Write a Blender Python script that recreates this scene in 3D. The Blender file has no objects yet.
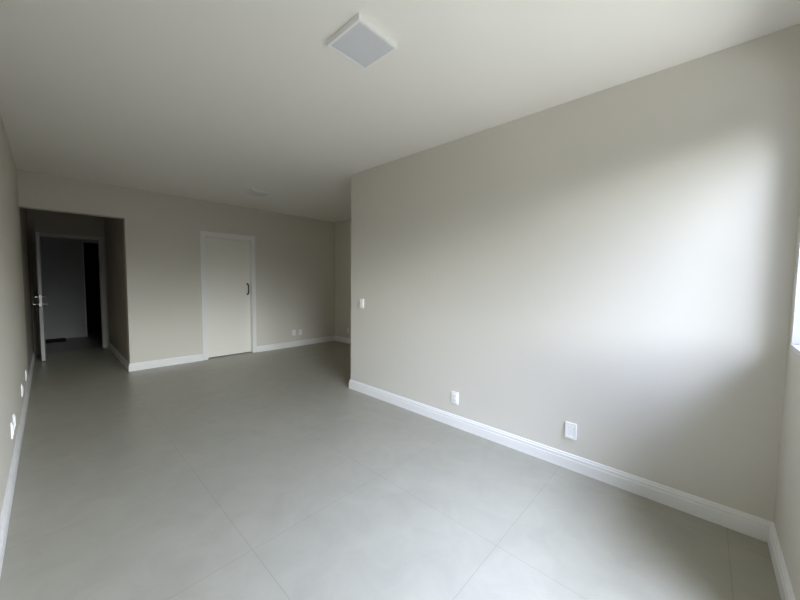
import bpy, bmesh, math
from mathutils import Matrix, Vector

sc = bpy.context.scene
C = sc.collection

# ---------------------------------------------------------------- camera, sky, exposure
cam = bpy.data.cameras.new('camera')
cam.sensor_fit = 'HORIZONTAL'
cam.sensor_width = 36.0
cam.lens = 327.4683 / 800 * 36.0
cam.clip_start = 0.02
cam_o = bpy.data.objects.new('camera', cam)
fw = Vector((0.73063719, 0.68032333, -0.05770148))
rt = Vector((0.68189703, -0.7313591, 0.01141516))
up = Vector((0.0344345, 0.04768681, 0.99826862))
m = Matrix.Identity(4)
for r in range(3):
    m[r][0], m[r][1], m[r][2] = rt[r], up[r], -fw[r]
m[2][3] = 1.37
cam_o.matrix_world = m
C.objects.link(cam_o)
sc.camera = cam_o

SKY = 30.5
world = bpy.data.worlds.new('overcast_sky')
sc.world = world
world.use_nodes = True
nt = world.node_tree
nt.nodes.clear()
wo = nt.nodes.new('ShaderNodeOutputWorld')
bg = nt.nodes.new('ShaderNodeBackground')
tc = nt.nodes.new('ShaderNodeTexCoord')
sep = nt.nodes.new('ShaderNodeSeparateXYZ')
ramp = nt.nodes.new('ShaderNodeValToRGB')
mr = nt.nodes.new('ShaderNodeMapRange')
mr.inputs['From Min'].default_value = -1.0
nt.links.new(tc.outputs['Generated'], sep.inputs[0])
# unseen houses opposite, shaped for the room light: lower straight across than either side
xs = nt.nodes.new('ShaderNodeMath'); xs.operation = 'ADD'; xs.inputs[1].default_value = 0.0
nt.links.new(sep.outputs['X'], xs.inputs[0])
ab = nt.nodes.new('ShaderNodeMath'); ab.operation = 'ABSOLUTE'
nt.links.new(xs.outputs[0], ab.inputs[0])
hs = nt.nodes.new('ShaderNodeMapRange'); hs.interpolation_type = 'SMOOTHSTEP'
hs.inputs['From Min'].default_value = 0.42
hs.inputs['From Max'].default_value = 0.80
hs.inputs['To Max'].default_value = 0.47
nt.links.new(ab.outputs[0], hs.inputs['Value'])
# ... lowered again along the street to brighten the wall near the corner
st = nt.nodes.new('ShaderNodeMapRange'); st.interpolation_type = 'SMOOTHSTEP'
st.inputs['From Min'].default_value = 0.86
st.inputs['From Max'].default_value = 0.99
st.inputs['To Min'].default_value = 1.0
st.inputs['To Max'].default_value = 0.45
nt.links.new(ab.outputs[0], st.inputs['Value'])
hw = nt.nodes.new('ShaderNodeMath'); hw.operation = 'MULTIPLY'
nt.links.new(hs.outputs[0], hw.inputs[0]); nt.links.new(st.outputs[0], hw.inputs[1])
gt = nt.nodes.new('ShaderNodeMath'); gt.operation = 'GREATER_THAN'; gt.inputs[1].default_value = 0.0
nt.links.new(sep.outputs['Z'], gt.inputs[0])
hm = nt.nodes.new('ShaderNodeMath'); hm.operation = 'MULTIPLY'
nt.links.new(hw.outputs[0], hm.inputs[0]); nt.links.new(gt.outputs[0], hm.inputs[1])
zs = nt.nodes.new('ShaderNodeMath'); zs.operation = 'SUBTRACT'
nt.links.new(sep.outputs['Z'], zs.inputs[0]); nt.links.new(hm.outputs[0], zs.inputs[1])
nt.links.new(zs.outputs[0], mr.inputs['Value'])
nt.links.new(mr.outputs[0], ramp.inputs[0])
nt.links.new(ramp.outputs[0], bg.inputs[0])
nt.links.new(bg.outputs[0], wo.inputs[0])
# sky dimmed towards both sides to tone down the light on the right wall
br = nt.nodes.new('ShaderNodeMapRange'); br.interpolation_type = 'SMOOTHSTEP'
br.inputs['From Min'].default_value = 0.45
br.inputs['From Max'].default_value = 0.80
br.inputs['To Min'].default_value = SKY
br.inputs['To Max'].default_value = SKY * 0.75
nt.links.new(ab.outputs[0], br.inputs['Value'])
nt.links.new(br.outputs[0], bg.inputs[1])
el = ramp.color_ramp.elements
STOPS = [(-1.0, (0.15, 0.15, 0.15)), (-0.55, (0.15, 0.15, 0.15)), (-0.40, (0.004, 0.004, 0.004)),   # street, gardens
         (0.030, (0.004, 0.004, 0.004)), (0.225, (1.36, 1.38, 1.44)), (0.33, (0.60, 0.645, 0.86)),   # buildings opposite, then open sky
         (0.52, (0.45, 0.50, 0.74)), (0.75, (0.56, 0.63, 0.93)), (1.0, (0.80, 0.90, 1.32))]
el[0].position, el[0].color = 0.0, (*STOPS[0][1], 1)
el[1].position, el[1].color = 1.0, (*STOPS[-1][1], 1)
for z, c in STOPS[1:-1]:
    e = el.new((z + 1) / 2)
    e.color = (*c, 1)

sc.view_settings.view_transform = 'Standard'
sc.view_settings.look = 'None'
sc.view_settings.gamma = 1.0
sc.view_settings.use_curve_mapping = False
sc.view_settings.exposure = 0.0
sc.cycles.use_denoising = True
sc.cycles.max_bounces = 16
sc.cycles.diffuse_bounces = 12
sc.cycles.glossy_bounces = 6
sc.cycles.transparent_max_bounces = 12

# ---------------------------------------------------------------- dimensions (metres)
XL, XR = -0.213, 2.584           # left wall, right wall
YF, Y1, Y2 = -0.325, 3.248, 6.133  # window wall, end of right wall, back wall
X3 = 4.416                       # far right wall of the bay behind
H = 2.666
XO, ZO = 0.778, 2.226            # opening to the entry hall
YE = 8.53                        # end wall of the hall
T = 0.15
WX0, WX1, WZ0, WZ1 = 1.76, 2.515, 1.08, 2.36   # window opening
GX0, GX1 = 0.45, 1.72            # glazed balcony door opening
WT = 0.12                        # window wall thickness
YC = 10.5                        # landing wall beyond the entry door

# ---------------------------------------------------------------- materials
def mat(name, col, rough=0.5, metal=0.0, spec=0.5, noise=None, bump=0.0, bscale=200.0):
    M = bpy.data.materials.new(name)
    M.use_nodes = True
    n = M.node_tree
    b = n.nodes['Principled BSDF']
    b.inputs['Base Color'].default_value = (*col, 1)
    b.inputs['Roughness'].default_value = rough
    b.inputs['Metallic'].default_value = metal
    b.inputs['Specular IOR Level'].default_value = spec
    t = n.nodes.new('ShaderNodeTexCoord')
    if noise:
        nz = n.nodes.new('ShaderNodeTexNoise')
        nz.inputs['Scale'].default_value = noise[0]
        nz.inputs['Detail'].default_value = 5
        cr = n.nodes.new('ShaderNodeMix'); cr.data_type = 'RGBA'
        k = noise[1]
        cr.inputs['A'].default_value = (*[c * (1 - k) for c in col], 1)
        cr.inputs['B'].default_value = (*[min(1, c * (1 + k)) for c in col], 1)
        n.links.new(t.outputs['Object'], nz.inputs['Vector'])
        n.links.new(nz.outputs['Fac'], cr.inputs['Factor'])
        n.links.new(cr.outputs['Result'], b.inputs['Base Color'])
    if bump:
        nb = n.nodes.new('ShaderNodeTexNoise')
        nb.inputs['Scale'].default_value = bscale
        nb.inputs['Detail'].default_value = 3
        bp = n.nodes.new('ShaderNodeBump')
        bp.inputs['Strength'].default_value = bump
        bp.inputs['Distance'].default_value = 0.002
        n.links.new(t.outputs['Object'], nb.inputs['Vector'])
        n.links.new(nb.outputs['Fac'], bp.inputs['Height'])
        n.links.new(bp.outputs['Normal'], b.inputs['Normal'])
    return M

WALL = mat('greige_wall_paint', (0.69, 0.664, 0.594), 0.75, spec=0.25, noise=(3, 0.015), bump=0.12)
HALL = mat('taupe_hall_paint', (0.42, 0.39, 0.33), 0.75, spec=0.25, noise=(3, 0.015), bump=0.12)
CEIL = mat('white_ceiling_paint', (0.88, 0.855, 0.80), 0.85, spec=0.2, noise=(2, 0.01), bump=0.1)
TRIM = mat('white_satin_trim', (0.85, 0.845, 0.83), 0.35, noise=(5, 0.01))
DOORM = mat('white_lacquer_door', (0.86, 0.84, 0.77), 0.4, noise=(4, 0.01))
PLAST = mat('white_plastic', (0.93, 0.93, 0.92), 0.3, noise=(30, 0.01))
HOLE = mat('dark_recess', (0.02, 0.02, 0.02), 0.6, noise=(30, 0.1))
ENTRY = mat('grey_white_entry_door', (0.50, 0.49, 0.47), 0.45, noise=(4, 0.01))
EDGE = mat('landing_edge_trim', (0.7, 0.7, 0.7), 0.5, noise=(4, 0.02))
METAL = mat('dark_brushed_metal', (0.05, 0.048, 0.045), 0.35, metal=0.6, noise=(60, 0.1))
CHROME = mat('satin_chrome', (0.55, 0.55, 0.54), 0.22, metal=1.0, noise=(60, 0.03))
LHOUSE = mat('white_lamp_housing', (0.86, 0.86, 0.85), 0.35, noise=(20, 0.01))
LDIFF = mat('frosted_acrylic', (0.69, 0.70, 0.72), 0.3, noise=(20, 0.01))
MAT_BLACK = mat('black_coir', (0.012, 0.012, 0.012), 0.95, noise=(120, 0.4), bump=0.8, bscale=400)
ALU = mat('white_aluminium', (0.85, 0.86, 0.88), 0.3, noise=(20, 0.01))
SILLM = mat('white_sill_stone', (0.88, 0.88, 0.87), 0.25, noise=(25, 0.02))
LAND = mat('landing_wall_paint', (0.50, 0.50, 0.49), 0.7, spec=0.25, noise=(3, 0.02), bump=0.1)
PASS = mat('unlit_passage_black', (0.05, 0.05, 0.05), 0.8, noise=(3, 0.05))  # near black stands in for the lack of light in the passage
CEMENT = mat('exterior_render', (0.55, 0.55, 0.53), 0.9, noise=(6, 0.05), bump=0.2)

def floor_material():
    M = bpy.data.materials.new('grey_porcelain_tile')
    M.use_nodes = True
    n = M.node_tree
    b = n.nodes['Principled BSDF']
    t = n.nodes.new('ShaderNodeTexCoord')
    mp = n.nodes.new('ShaderNodeMapping')
    mp.inputs['Location'].default_value = (-0.660, -0.732, 0)
    n.links.new(t.outputs['Object'], mp.inputs['Vector'])
    br = n.nodes.new('ShaderNodeTexBrick')
    br.offset = 0.0
    br.inputs['Scale'].default_value = 1.0
    br.inputs['Brick Width'].default_value = 0.885
    br.inputs['Row Height'].default_value = 0.885
    br.inputs['Mortar Size'].default_value = 0.0018
    br.inputs['Mortar Smooth'].default_value = 0.2
    br.inputs['Bias'].default_value = 0.0
    br.inputs['Color1'].default_value = (0.97, 0.97, 0.97, 1)
    br.inputs['Color2'].default_value = (1, 1, 1, 1)
    br.inputs['Mortar'].default_value = (0.78, 0.77, 0.75, 1)
    n.links.new(mp.outputs[0], br.inputs['Vector'])
    nz = n.nodes.new('ShaderNodeTexNoise')
    nz.inputs['Scale'].default_value = 4.5
    nz.inputs['Detail'].default_value = 8
    nz.inputs['Roughness'].default_value = 0.62
    nz.inputs['Distortion'].default_value = 0.7
    n.links.new(t.outputs['Object'], nz.inputs['Vector'])
    cr = n.nodes.new('ShaderNodeValToRGB')
    cr.color_ramp.elements[0].position = 0.3
    cr.color_ramp.elements[0].color = (0.335, 0.324, 0.266, 1)
    cr.color_ramp.elements[1].position = 0.7
    cr.color_ramp.elements[1].color = (0.382, 0.369, 0.303, 1)
    n.links.new(nz.outputs['Fac'], cr.inputs[0])
    mx = n.nodes.new('ShaderNodeMix'); mx.data_type = 'RGBA'; mx.blend_type = 'MULTIPLY'
    mx.inputs['Factor'].default_value = 1.0
    n.links.new(cr.outputs[0], mx.inputs['A'])
    n.links.new(br.outputs['Color'], mx.inputs['B'])
    n.links.new(mx.outputs['Result'], b.inputs['Base Color'])
    b.inputs['Roughness'].default_value = 0.34
    b.inputs['Specular IOR Level'].default_value = 0.5
    bp = n.nodes.new('ShaderNodeBump')
    bp.invert = True
    bp.inputs['Strength'].default_value = 0.3
    bp.inputs['Distance'].default_value = 0.001
    n.links.new(br.outputs['Fac'], bp.inputs['Height'])
    n.links.new(bp.outputs['Normal'], b.inputs['Normal'])
    return M
FLOOR = floor_material()

def glass_material():
    M = bpy.data.materials.new('clear_window_glass')
    M.use_nodes = True
    n = M.node_tree
    n.nodes.clear()
    o = n.nodes.new('ShaderNodeOutputMaterial')
    tr = n.nodes.new('ShaderNodeBsdfTransparent')
    tr.inputs[0].default_value = (0.95, 0.97, 0.96, 1)
    gl = n.nodes.new('ShaderNodeBsdfGlossy')
    gl.inputs['Roughness'].default_value = 0.02
    fr = n.nodes.new('ShaderNodeFresnel')
    fr.inputs['IOR'].default_value = 1.12
    mx = n.nodes.new('ShaderNodeMixShader')
    n.links.new(fr.outputs[0], mx.inputs[0])
    n.links.new(tr.outputs[0], mx.inputs[1])
    n.links.new(gl.outputs[0], mx.inputs[2])
    n.links.new(mx.outputs[0], o.inputs[0])
    return M
GLASS = glass_material()

# ---------------------------------------------------------------- helpers
def box(bm, x0, x1, y0, y1, z0, z1):
    v = [bm.verts.new((x, y, z)) for z in (z0, z1) for x, y in ((x0, y0), (x1, y0), (x1, y1), (x0, y1))]
    for f in ((3, 2, 1, 0), (4, 5, 6, 7), (0, 1, 5, 4), (1, 2, 6, 5), (2, 3, 7, 6), (3, 0, 4, 7)):
        bm.faces.new([v[i] for i in f])

def cyl(bm, a, b, r, seg=20, r2=None):
    a, b = Vector(a), Vector(b)
    d = (b - a)
    q = d.to_track_quat('Z', 'Y').to_matrix()
    r2 = r if r2 is None else r2
    ra = [bm.verts.new(a + q @ Vector((r * math.cos(2 * math.pi * i / seg), r * math.sin(2 * math.pi * i / seg), 0))) for i in range(seg)]
    rb = [bm.verts.new(b + q @ Vector((r2 * math.cos(2 * math.pi * i / seg), r2 * math.sin(2 * math.pi * i / seg), 0))) for i in range(seg)]
    for i in range(seg):
        j = (i + 1) % seg
        bm.faces.new((ra[i], ra[j], rb[j], rb[i]))
    bm.faces.new(ra[::-1]); bm.faces.new(rb)

def tube(bm, pts, r, seg=12):
    pts = [Vector(p) for p in pts]
    rings = []
    for i, p in enumerate(pts):
        d = (pts[min(i + 1, len(pts) - 1)] - pts[max(i - 1, 0)]).normalized()
        q = d.to_track_quat('Z', 'Y').to_matrix()
        rings.append([bm.verts.new(p + q @ Vector((r * math.cos(2 * math.pi * k / seg), r * math.sin(2 * math.pi * k / seg), 0))) for k in range(seg)])
    for a, b in zip(rings, rings[1:]):
        best = min(range(seg), key=lambda s: (a[0].co - b[s].co).length)
        for k in range(seg):
            j = (k + 1) % seg
            bm.faces.new((a[k], a[j], b[(j + best) % seg], b[(k + best) % seg]))
    bm.faces.new(rings[0][::-1]); bm.faces.new(rings[-1])

def obj(name, bm, material, parent=None, bevel=0.0, loc=None, seg=2, smooth=False):
    bmesh.ops.recalc_face_normals(bm, faces=bm.faces)
    me = bpy.data.meshes.new(name)
    bm.to_mesh(me); bm.free()
    me.materials.append(material)
    if smooth:
        for p in me.polygons: p.use_smooth = True
    o = bpy.data.objects.new(name, me)
    C.objects.link(o)
    if loc: o.location = loc
    if parent: o.parent = parent
    if bevel:
        b = o.modifiers.new('bevel', 'BEVEL')
        b.width = bevel; b.segments = seg; b.limit_method = 'ANGLE'
    return o

def boxes(name, lst, material, parent=None, bevel=0.0, seg=2):
    bm = bmesh.new()
    for b in lst: box(bm, *b)
    return obj(name, bm, material, parent, bevel, seg=seg)

def tag(o, label=None, cat=None, group=None, kind=None):
    if label: o['label'] = label
    if cat: o['category'] = cat
    if group: o['group'] = group
    if kind: o['kind'] = kind
    return o

def struct(name, lst, material, label, cat, bevel=0.0):
    return tag(boxes(name, lst, material, None, bevel), label, cat, kind='structure')

def empty(name, loc, label, cat, group=None, rz=0.0, kind=None):
    o = bpy.data.objects.new(name, None)
    o.empty_display_size = 0.1
    C.objects.link(o)
    o.location = loc
    o.rotation_euler = (0, 0, rz)
    return tag(o, label, cat, group, kind)

# ---------------------------------------------------------------- room shell
struct('floor', [(XL - .3, X3 + .3, YF - WT, YE + .08, -0.12, 0.0)], FLOOR,
       'pale grey porcelain tile floor with thin joints running from the window into the hall', 'floor')
STONE = mat('dark_landing_stone', (0.24, 0.235, 0.22), 0.3, noise=(9, 0.12))
struct('floor_landing', [(XL - 1.4, X3 + .3, YE + .08, YC + 2.6, -0.12, 0.0)], STONE,
       'dark grey stone floor of the landing beyond the entry door', 'floor')
struct('ceiling', [(XL - .3, X3 + .3, YF - WT, YE + T, H, H + .15)], CEIL,
       'plain white painted ceiling over the whole room', 'ceiling')
struct('wall_left', [(XL - T, XL, YF - WT, Y2 + T, 0, H)], WALL,
       'long greige left wall running from the camera to the entry hall', 'wall')
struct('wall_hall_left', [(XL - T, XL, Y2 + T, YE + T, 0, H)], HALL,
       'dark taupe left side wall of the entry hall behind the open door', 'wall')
struct('wall_right', [(XR, XR + T, YF, Y1, 0, H)], WALL,
       'broad greige right wall washed by window light', 'wall')
struct('wall_partition', [(XR + T, X3, Y1 - T, Y1, 0, H)], WALL,
       'greige wall returning behind the end of the right wall', 'wall')
struct('wall_far_right', [(X3, X3 + T, Y1 - T, Y2 + T, 0, H)], WALL,
       'shaded greige side wall of the bay behind the right wall', 'wall')
DX0, DX1, DZ = 1.795, 2.582, 2.10       # doorway in the back wall
struct('wall_back', [(XL, XO, Y2, Y2 + T, ZO, H), (XO, DX0, Y2, Y2 + T, 0, H), (DX0, DX1, Y2, Y2 + T, DZ, H),
                     (DX1, X3, Y2, Y2 + T, 0, H)], WALL,
       'greige back wall with the white door and the open hall entrance', 'wall')
struct('wall_behind_door', [(XO + T, X3, Y2 + T + .6, Y2 + T + .7, 0, H), (X3 - .1, X3, Y2 + T, Y2 + T + .6, 0, H)], WALL,
       'unseen wall added behind the closed white door to stop light leaking in', 'wall')  # added out of view to block sky light behind the door
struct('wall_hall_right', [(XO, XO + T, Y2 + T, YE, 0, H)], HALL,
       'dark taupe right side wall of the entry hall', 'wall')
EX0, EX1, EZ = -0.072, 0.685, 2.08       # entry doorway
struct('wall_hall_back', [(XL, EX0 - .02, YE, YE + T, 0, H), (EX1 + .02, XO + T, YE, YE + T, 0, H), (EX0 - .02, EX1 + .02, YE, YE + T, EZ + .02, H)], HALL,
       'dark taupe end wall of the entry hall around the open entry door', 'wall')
struct('wall_front', [(XL, GX0, YF - WT, YF, 0, H), (GX1, WX0, YF - WT, YF - .08, WZ0 - .03, WZ1), (WX1, XR + T, YF - WT, YF, 0, H),
                      (GX1, WX1, YF - WT, YF, 0, WZ0 - .03), (GX0, WX1, YF - WT, YF, WZ1, H)], WALL,
       'greige window wall at the right edge of the picture', 'wall')
# landing outside the entry door
PX0, PX1, PZ = 0.582, 1.35, 2.18
struct('wall_landing', [(XL - 1.2, PX0, YC, YC + T, 0, 2.5), (PX1, 2.2, YC, YC + T, 0, 2.5), (PX0, PX1, YC, YC + T, PZ, 2.5),
                        (XL - 1.35, XL - 1.2, YE + T, YC + T, 0, 2.5), (2.2, 2.35, YE + T, YC + T, 0, 2.5),
                        (XL - 1.2, XL - T, YE, YE + T, 0, 2.5), (XO + T, 2.2, YE, YE + T, 0, 2.5)], LAND,
       'bluish grey landing wall seen through the open entry door', 'wall')
struct('ceiling_landing', [(XL - 1.35, 2.35, YE + T, YC + T, 2.5, 2.65)], CEIL, 'dim ceiling of the landing outside', 'ceiling')
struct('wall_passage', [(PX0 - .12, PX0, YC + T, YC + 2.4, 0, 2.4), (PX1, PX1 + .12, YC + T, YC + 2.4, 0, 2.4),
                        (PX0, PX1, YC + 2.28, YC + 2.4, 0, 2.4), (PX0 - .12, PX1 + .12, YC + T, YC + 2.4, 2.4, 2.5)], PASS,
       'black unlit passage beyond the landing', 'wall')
bm = bmesh.new()
box(bm, PX0 - .022, PX0, YC - .010, YC, 0, PZ + .022)
box(bm, PX1, PX1 + .022, YC - .010, YC, 0, PZ + .022)
box(bm, PX0, PX1, YC - .010, YC, PZ, PZ + .022)
tag(obj('trim_1', bm, EDGE, None, .002), 'thin pale edge trim around the black passage on the landing', 'trim', kind='structure')

# ---------------------------------------------------------------- skirting boards
PROF = [(0, 0), (.018, 0), (.018, .070), (.0165, .073), (.0120, .0755), (.0120, .079), (.0155, .081), (.0155, .094),
        (.0145, .0965), (.0100, .0985), (.0100, .102), (.0085, .109), (.0055, .1125), (0, .1135)]
def skirting(name, path, label):
    """path: 2D points with the room on the left hand side of travel; mitred corners."""
    bm = bmesh.new()
    P = [Vector((x, y)) for x, y in path]
    rows = []
    for i, p in enumerate(P):
        ns = []
        for a, b in ((i - 1, i), (i, i + 1)):
            if a >= 0 and b < len(P):
                d = (P[b] - P[a]).normalized(); ns.append(Vector((-d.y, d.x)))
        n = ns[0] if len(ns) == 1 else (ns[0] + ns[1]) / (1 + ns[0].dot(ns[1]))
        rows.append([bm.verts.new((p.x + n.x * t, p.y + n.y * t, z)) for t, z in PROF])
    k = len(PROF)
    for a, b in zip(rows, rows[1:]):
        for j in range(k):
            l = (j + 1) % k
            bm.faces.new((a[j], b[j], b[l], a[l]))
    bm.faces.new(rows[0]); bm.faces.new(rows[-1][::-1])
    return tag(obj(name, bm, TRIM), label, 'skirting board', kind='structure')
skirting('baseboard_right', [(XR, YF), (XR, Y1), (X3, Y1)][0:2] + [(X3, Y1)], 'white stepped skirting along the bright right wall and round its end')
skirting('baseboard_front', [(GX1, YF), (XR, YF)], 'white stepped skirting under the window wall in the near right corner')
skirting('baseboard_left', [(XL, YE), (XL, YF)], 'white stepped skirting along the left wall')
skirting('baseboard_back', [(DX0 - .066, Y2), (XO, Y2), (XO, YE)][::1], 'white skirting between hall opening and white door, turning into the hall')
skirting('baseboard_far_right', [(X3, Y1), (X3, Y2), (DX1 + .052, Y2)], 'white skirting right of the white door, turning along the bay side wall')

# ---------------------------------------------------------------- door in the back wall
DY = Y2 + .075
d1 = boxes('door_1', [(DX0 + .022, DX1 - .022, DY, DY + .04, .012, DZ - .022)], DOORM, None, .002)
tag(d1, 'closed plain white door with a dark pull handle in the back wall', 'door', kind='structure')
bm = bmesh.new()
for x0, x1 in ((DX0, DX0 + .02), (DX1 - .02, DX1)):
    box(bm, x0, x1, Y2 - .002, Y2 + T + .002, 0, DZ)
box(bm, DX0 + .02, DX1 - .02, Y2 - .002, Y2 + T + .002, DZ - .02, DZ)
obj('jamb_lining', bm, TRIM, d1, .001)
for nm, b in (('casing', (DX0 - .064, DX0 + .008, Y2 - .014, Y2 - .0021, 0, DZ + .062)),
              ('casing', (DX1 - .02, DX1 + .050, Y2 - .014, Y2 - .0021, 0, DZ + .062)),
              ('casing', (DX0 + .008, DX1 - .02, Y2 - .014, Y2 - .0021, DZ - .008, DZ + .062))):
    boxes(nm, [b], TRIM, d1, .004)
bm = bmesh.new()
hx = DX1 - .068
pts = [(hx, DY - .001, 1.095), (hx, DY - .03, 1.100), (hx, DY - .048, 1.118), (hx, DY - .055, 1.15), (hx, DY - .056, 1.19),
       (hx, DY - .055, 1.23), (hx, DY - .048, 1.262), (hx, DY - .03, 1.280), (hx, DY - .001, 1.285)]
tube(bm, pts, .011)
cyl(bm, (hx, DY, 1.095), (hx, DY - .006, 1.095), .016); cyl(bm, (hx, DY, 1.285), (hx, DY - .006, 1.285), .016)
h = obj('pull_handle', bm, METAL, d1, smooth=False); h['label'] = 'dark metal bow pull handle'

# ---------------------------------------------------------------- entry door (open)
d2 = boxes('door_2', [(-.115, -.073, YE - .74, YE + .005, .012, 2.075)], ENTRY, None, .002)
tag(d2, 'white entry door standing open, edge on, at the end of the hall', 'door', kind='structure')
bm = bmesh.new()
box(bm, EX0 - .02, EX0, YE + .008, YE + T - .008, 0, EZ); box(bm, EX1, EX1 + .02, YE + .002, YE + T - .002, 0, EZ)
box(bm, EX0 - .02, EX1 + .02, YE + .008, YE + T - .002, EZ, EZ + .02)
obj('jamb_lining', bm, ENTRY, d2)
for b in ((-.165, -.128, YE - .014, YE - .001, 0, EZ + .065), (EX1 + .002, EX1 + .067, YE - .014, YE - .001, 0, EZ + .065),
          (-.128, EX1 + .002, YE - .014, YE - .001, EZ + .002, EZ + .065)):
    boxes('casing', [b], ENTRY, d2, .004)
ye = YE - .74 + .06
for s, x in ((1, -.073), (-1, -.115)):
    bm = bmesh.new()
    cyl(bm, (x, ye, 1.05), (x + s * .012, ye, 1.05), .026); cyl(bm, (x + s * .012, ye, 1.05), (x + s * .045, ye, 1.05), .012, r2=.016)
    k = obj('deadbolt_knob', bm, CHROME, d2, smooth=False); k['label'] = 'chrome lock knob'
    bm = bmesh.new()
    cyl(bm, (x, ye, .93), (x + s * .010, ye, .93), .026); cyl(bm, (x + s * .010, ye, .93), (x + s * .05, ye, .93), .009)
    tube(bm, [(x + s * .05, ye - .008, .93), (x + s * .052, ye + .04, .929), (x + s * .05, ye + .12, .927)], .009)
    k = obj('lever_handle', bm, CHROME, d2); k['label'] = 'chrome lever handle'
boxes('latch_plate', [(-.106, -.082, YE - .742, YE - .739, .90, 1.08)], CHROME, d2)

# ---------------------------------------------------------------- window
w = empty('window_1', ((WX0 + WX1) / 2, YF - .1, WZ0), 'white framed window over the pale sill at the right edge', 'window', kind='structure')
wx, wy, wz = w.location
def wbox(name, lst, m, parent=w, bevel=0.0):
    return boxes(name, [(a - wx, b - wx, c - wy, d - wy, e - wz, f - wz) for a, b, c, d, e, f in lst], m, parent, bevel)
wbox('window_sill', [(GX1 + .001, WX1, YF - WT - .03, YF + .004, WZ0 - .03, WZ0)], SILLM, bevel=.003)
wbox('reveal_lining', [(WX1 - .012, WX1 - .0005, YF - WT + .003, YF - .001, WZ0 + .0005, WZ1 - .001)], SILLM)
fy0, fy1 = YF - .117, YF - .073
fr = wbox('window_frame', [(WX0, WX0 + .04, fy0, fy1, WZ0, WZ1), (WX1 - .034, WX1 - .012, fy0, fy1, WZ0, WZ1),
                           (WX0 + .04, WX1 - .034, fy0, fy1, WZ0, WZ0 + .035), (WX0 + .04, WX1 - .034, fy0, fy1, WZ1 - .04, WZ1)], ALU, bevel=.003)
def sashes(root, put, x0, x1, z0, z1, fy0, n, rail):
    sw = (x1 - x0) / n
    for i in range(n):
        a, b = x0 + i * sw, x0 + (i + 1) * sw
        yy = fy0 + (.004 if i in (0, 3) else .024)
        s = put('sash', [(a, a + .035, yy, yy + .016, z0, z1), (b - .026, b, yy, yy + .016, z0, z1),
                         (a + .035, b - .026, yy, yy + .016, z0, z0 + rail), (a + .035, b - .026, yy, yy + .016, z1 - .04, z1)], ALU, bevel=.002)
        put('pane', [(a + .033, b - .024, yy + .006, yy + .010, z0 + rail - .002, z1 - .038)], GLASS, s)
sashes(w, wbox, WX0 + .04, WX1 - .034, WZ0 + .035, WZ1 - .04, fy0, 1, .035)
g = empty('door_3', ((GX0 + GX1) / 2, YF - .1, 0), 'glazed white sliding balcony door beside the window, behind the camera', 'door', kind='structure')
gx = g.location.x
def gbox(name, lst, m, parent=g, bevel=0.0):
    return boxes(name, [(a - gx, b - gx, c - wy, d - wy, e, f) for a, b, c, d, e, f in lst], m, parent, bevel)
gbox('door_frame', [(GX0, GX0 + .04, fy0, fy1, .0, WZ1), (GX1 - .04, GX1, fy0, fy1, .0, WZ1),
                    (GX0 + .04, GX1 - .04, fy0, fy1, 0, .025), (GX0 + .04, GX1 - .04, fy0, fy1, WZ1 - .04, WZ1)], ALU, bevel=.003)
sashes(g, gbox, GX0 + .04, GX1 - .04, .025, WZ1 - .04, fy0, 2, .06)
# daylight sampling through the window opening
pl = bpy.data.lights.new('daylight_portal', 'AREA')
pl.shape = 'RECTANGLE'; pl.size = WX1 - GX0; pl.size_y = WZ1
pl.cycles.is_portal = True
po = bpy.data.objects.new('daylight_portal', pl)
po.location = ((GX0 + WX1) / 2, YF - WT - .01, WZ1 / 2)
po.rotation_euler = (math.radians(90), 0, 0)
C.objects.link(po)
po['kind'] = 'helper'

# ---------------------------------------------------------------- ceiling lights
def ceiling_light(x, y, size, label):   # lamp off
    t = empty('ceiling_light', (x, y, H), label, 'ceiling light', 'square surface mounted ceiling lights')
    s = size / 2; hh = .032
    bm = bmesh.new()
    ri = s - .015
    # rim: square tube open below, chamfered inner lip
    outer = [(-s, -s), (s, -s), (s, s), (-s, s)]
    inner = [(-ri, -ri), (ri, -ri), (ri, ri), (-ri, ri)]
    loops = []
    for pts, z in ((outer, -.0005), (outer, -hh), (inner, -hh), (inner, -hh + .006), (inner, -.0005)):
        loops.append([bm.verts.new((px, py, z)) for px, py in pts])
    for a, b in zip(loops, loops[1:] + loops[:1]):
        for i in range(4):
            j = (i + 1) % 4
            bm.faces.new((a[i], a[j], b[j], b[i]))
    obj('housing', bm, LHOUSE, t, .003)
    bm = bmesh.new()
    box(bm, -ri, ri, -ri, ri, -hh + .003, -hh + .009)
    obj('diffuser', bm, LDIFF, t)
    return t
ceiling_light(1.206, 1.425, .272, 'square white surface ceiling light nearest the camera, seen from below')
ceiling_light(2.160, 4.92, .275, 'small far square ceiling light in front of the white door')

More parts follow.
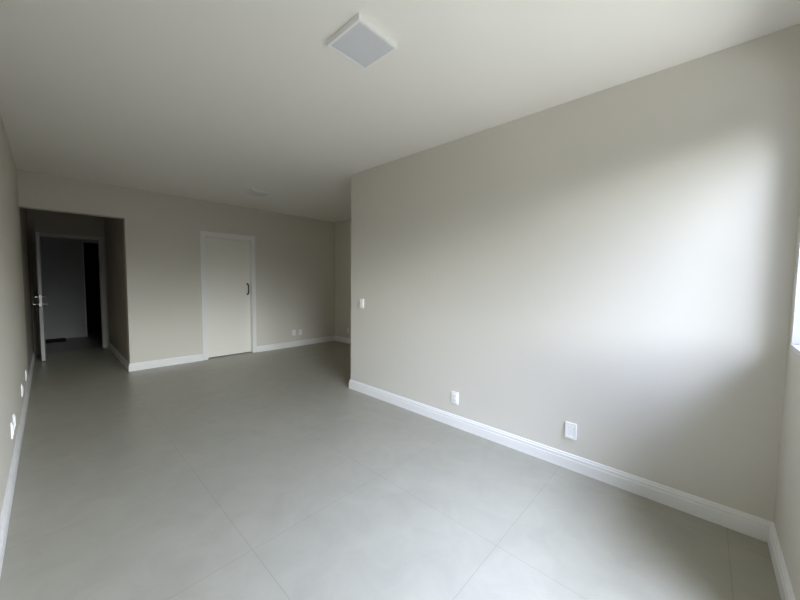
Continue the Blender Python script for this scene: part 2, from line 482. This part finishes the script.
# ---------------------------------------------------------------- sockets and switches
def plate(name, loc, rz, style, label, cat, group):
    """local: back on y=0 facing -y; x across, z up; origin at the plate's centre."""
    t = empty(name, loc, label, cat, group, rz)
    bm = bmesh.new(); box(bm, -.0375, .0375, -.009, 0, -.058, .058)
    obj('cover_plate', bm, PLAST, t, .003, seg=3)
    if style == 'socket':
        bm = bmesh.new(); box(bm, -.023, .023, -.0125, -.0085, -.037, .037)
        f = obj('module_frame', bm, PLAST, t, .0012)
        for zc in (.019, -.019):
            bm = bmesh.new()
            ring = []
            for px, pz in ((-.019, 0), (-.011, .013), (.011, .013), (.019, 0), (.011, -.013), (-.011, -.013)):
                ring.append((px, pz))
            a = [bm.verts.new((px, -.0132, zc + pz)) for px, pz in ring]
            b = [bm.verts.new((px, -.0120, zc + pz)) for px, pz in ring]
            bm.faces.new(a); bm.faces.new(b[::-1])
            for i in range(6):
                j = (i + 1) % 6
                bm.faces.new((a[i], b[i], b[j], a[j]))
            r = obj('receptacle', bm, PLAST, t)
            bm = bmesh.new()
            for px, pz in ((-.0095, 0), (.0095, 0), (0, -.003)):
                cyl(bm, (px, -.0136, zc + pz), (px, -.0125, zc + pz), .0024, 10)
            q = obj('pin_holes', bm, HOLE, r); q['label'] = 'dark pin holes'
    elif style == 'switch':
        for zc in (.019, -.019):
            bm = bmesh.new()
            v = [(-.022, -.0085), (.022, -.0085), (.022, -.012), (-.022, -.0155)]
            a = [bm.verts.new((px, py, zc - .018)) for px, py in v]
            b = [bm.verts.new((px, py, zc + .018)) for px, py in v]
            bm.faces.new(a); bm.faces.new(b[::-1])
            for i in range(4):
                j = (i + 1) % 4
                bm.faces.new((a[i], b[i], b[j], a[j]))
            obj('rocker', bm, PLAST, t, .001)
    else:
        bm = bmesh.new()
        for q in ((-.0375, -.026, -.058, .058), (.026, .0375, -.058, .058), (-.026, .026, .040, .058), (-.026, .026, -.058, -.040)):
            box(bm, q[0], q[1], -.0135, -.0085, q[2], q[3])
        obj('raised_rim', bm, PLAST, t)
        bm = bmesh.new(); box(bm, -.024, .024, -.0110, -.0085, -.038, .036)
        obj('blank_insert', bm, PLAST, t, .0015)
    return t
R = math.radians(-90)   # right wall: -y local -> -x world
plate('wall_socket', (XR, 1.680, .277), R, 'socket', 'white wall socket low on the right wall, farther of the two from the window', 'socket', 'wall sockets')
plate('cable_outlet', (XR, .672, .289), R, 'blank', 'white blank cable plate low on the right wall near the window', 'outlet', 'wall sockets')
plate('light_switch', (XR, 3.034, 1.092), R, 'switch', 'white light switch at chest height near the far end of the right wall', 'switch', None)
plate('wall_socket', (3.402, Y2, .290), 0, 'socket', 'white wall socket on the back wall right of the door, left of its pair', 'socket', 'wall sockets')
plate('wall_socket', (3.552, Y2, .283), 0, 'socket', 'white wall socket on the back wall right of the door, right of its pair', 'socket', 'wall sockets')
plate('wall_socket', (X3, 5.63, .285), R, 'socket', 'dim wall socket on the bay side wall, half behind the right wall end', 'socket', 'wall sockets')
L = math.radians(90)
plate('wall_socket', (XL, 3.512, .300), L, 'socket', 'white wall socket on the left wall, nearest of four to the camera', 'socket', 'wall sockets')
plate('wall_socket', (XL, 3.716, .300), L, 'socket', 'white wall socket on the left wall, second of four from the camera', 'socket', 'wall sockets')
plate('wall_socket', (XL, 4.780, .278), L, 'socket', 'white wall socket on the left wall, third of four from the camera', 'socket', 'wall sockets')
plate('wall_socket', (XL, 5.570, .262), L, 'socket', 'white wall socket on the left wall, farthest of four, nearest the hall', 'socket', 'wall sockets')

# ---------------------------------------------------------------- doormat on the landing
bm = bmesh.new()
box(bm, -.36, .22, 9.93, 10.47, 0.0, .014)
tag(obj('doormat', bm, MAT_BLACK, None, .004), 'black doormat on the landing floor beyond the open entry door', 'doormat')
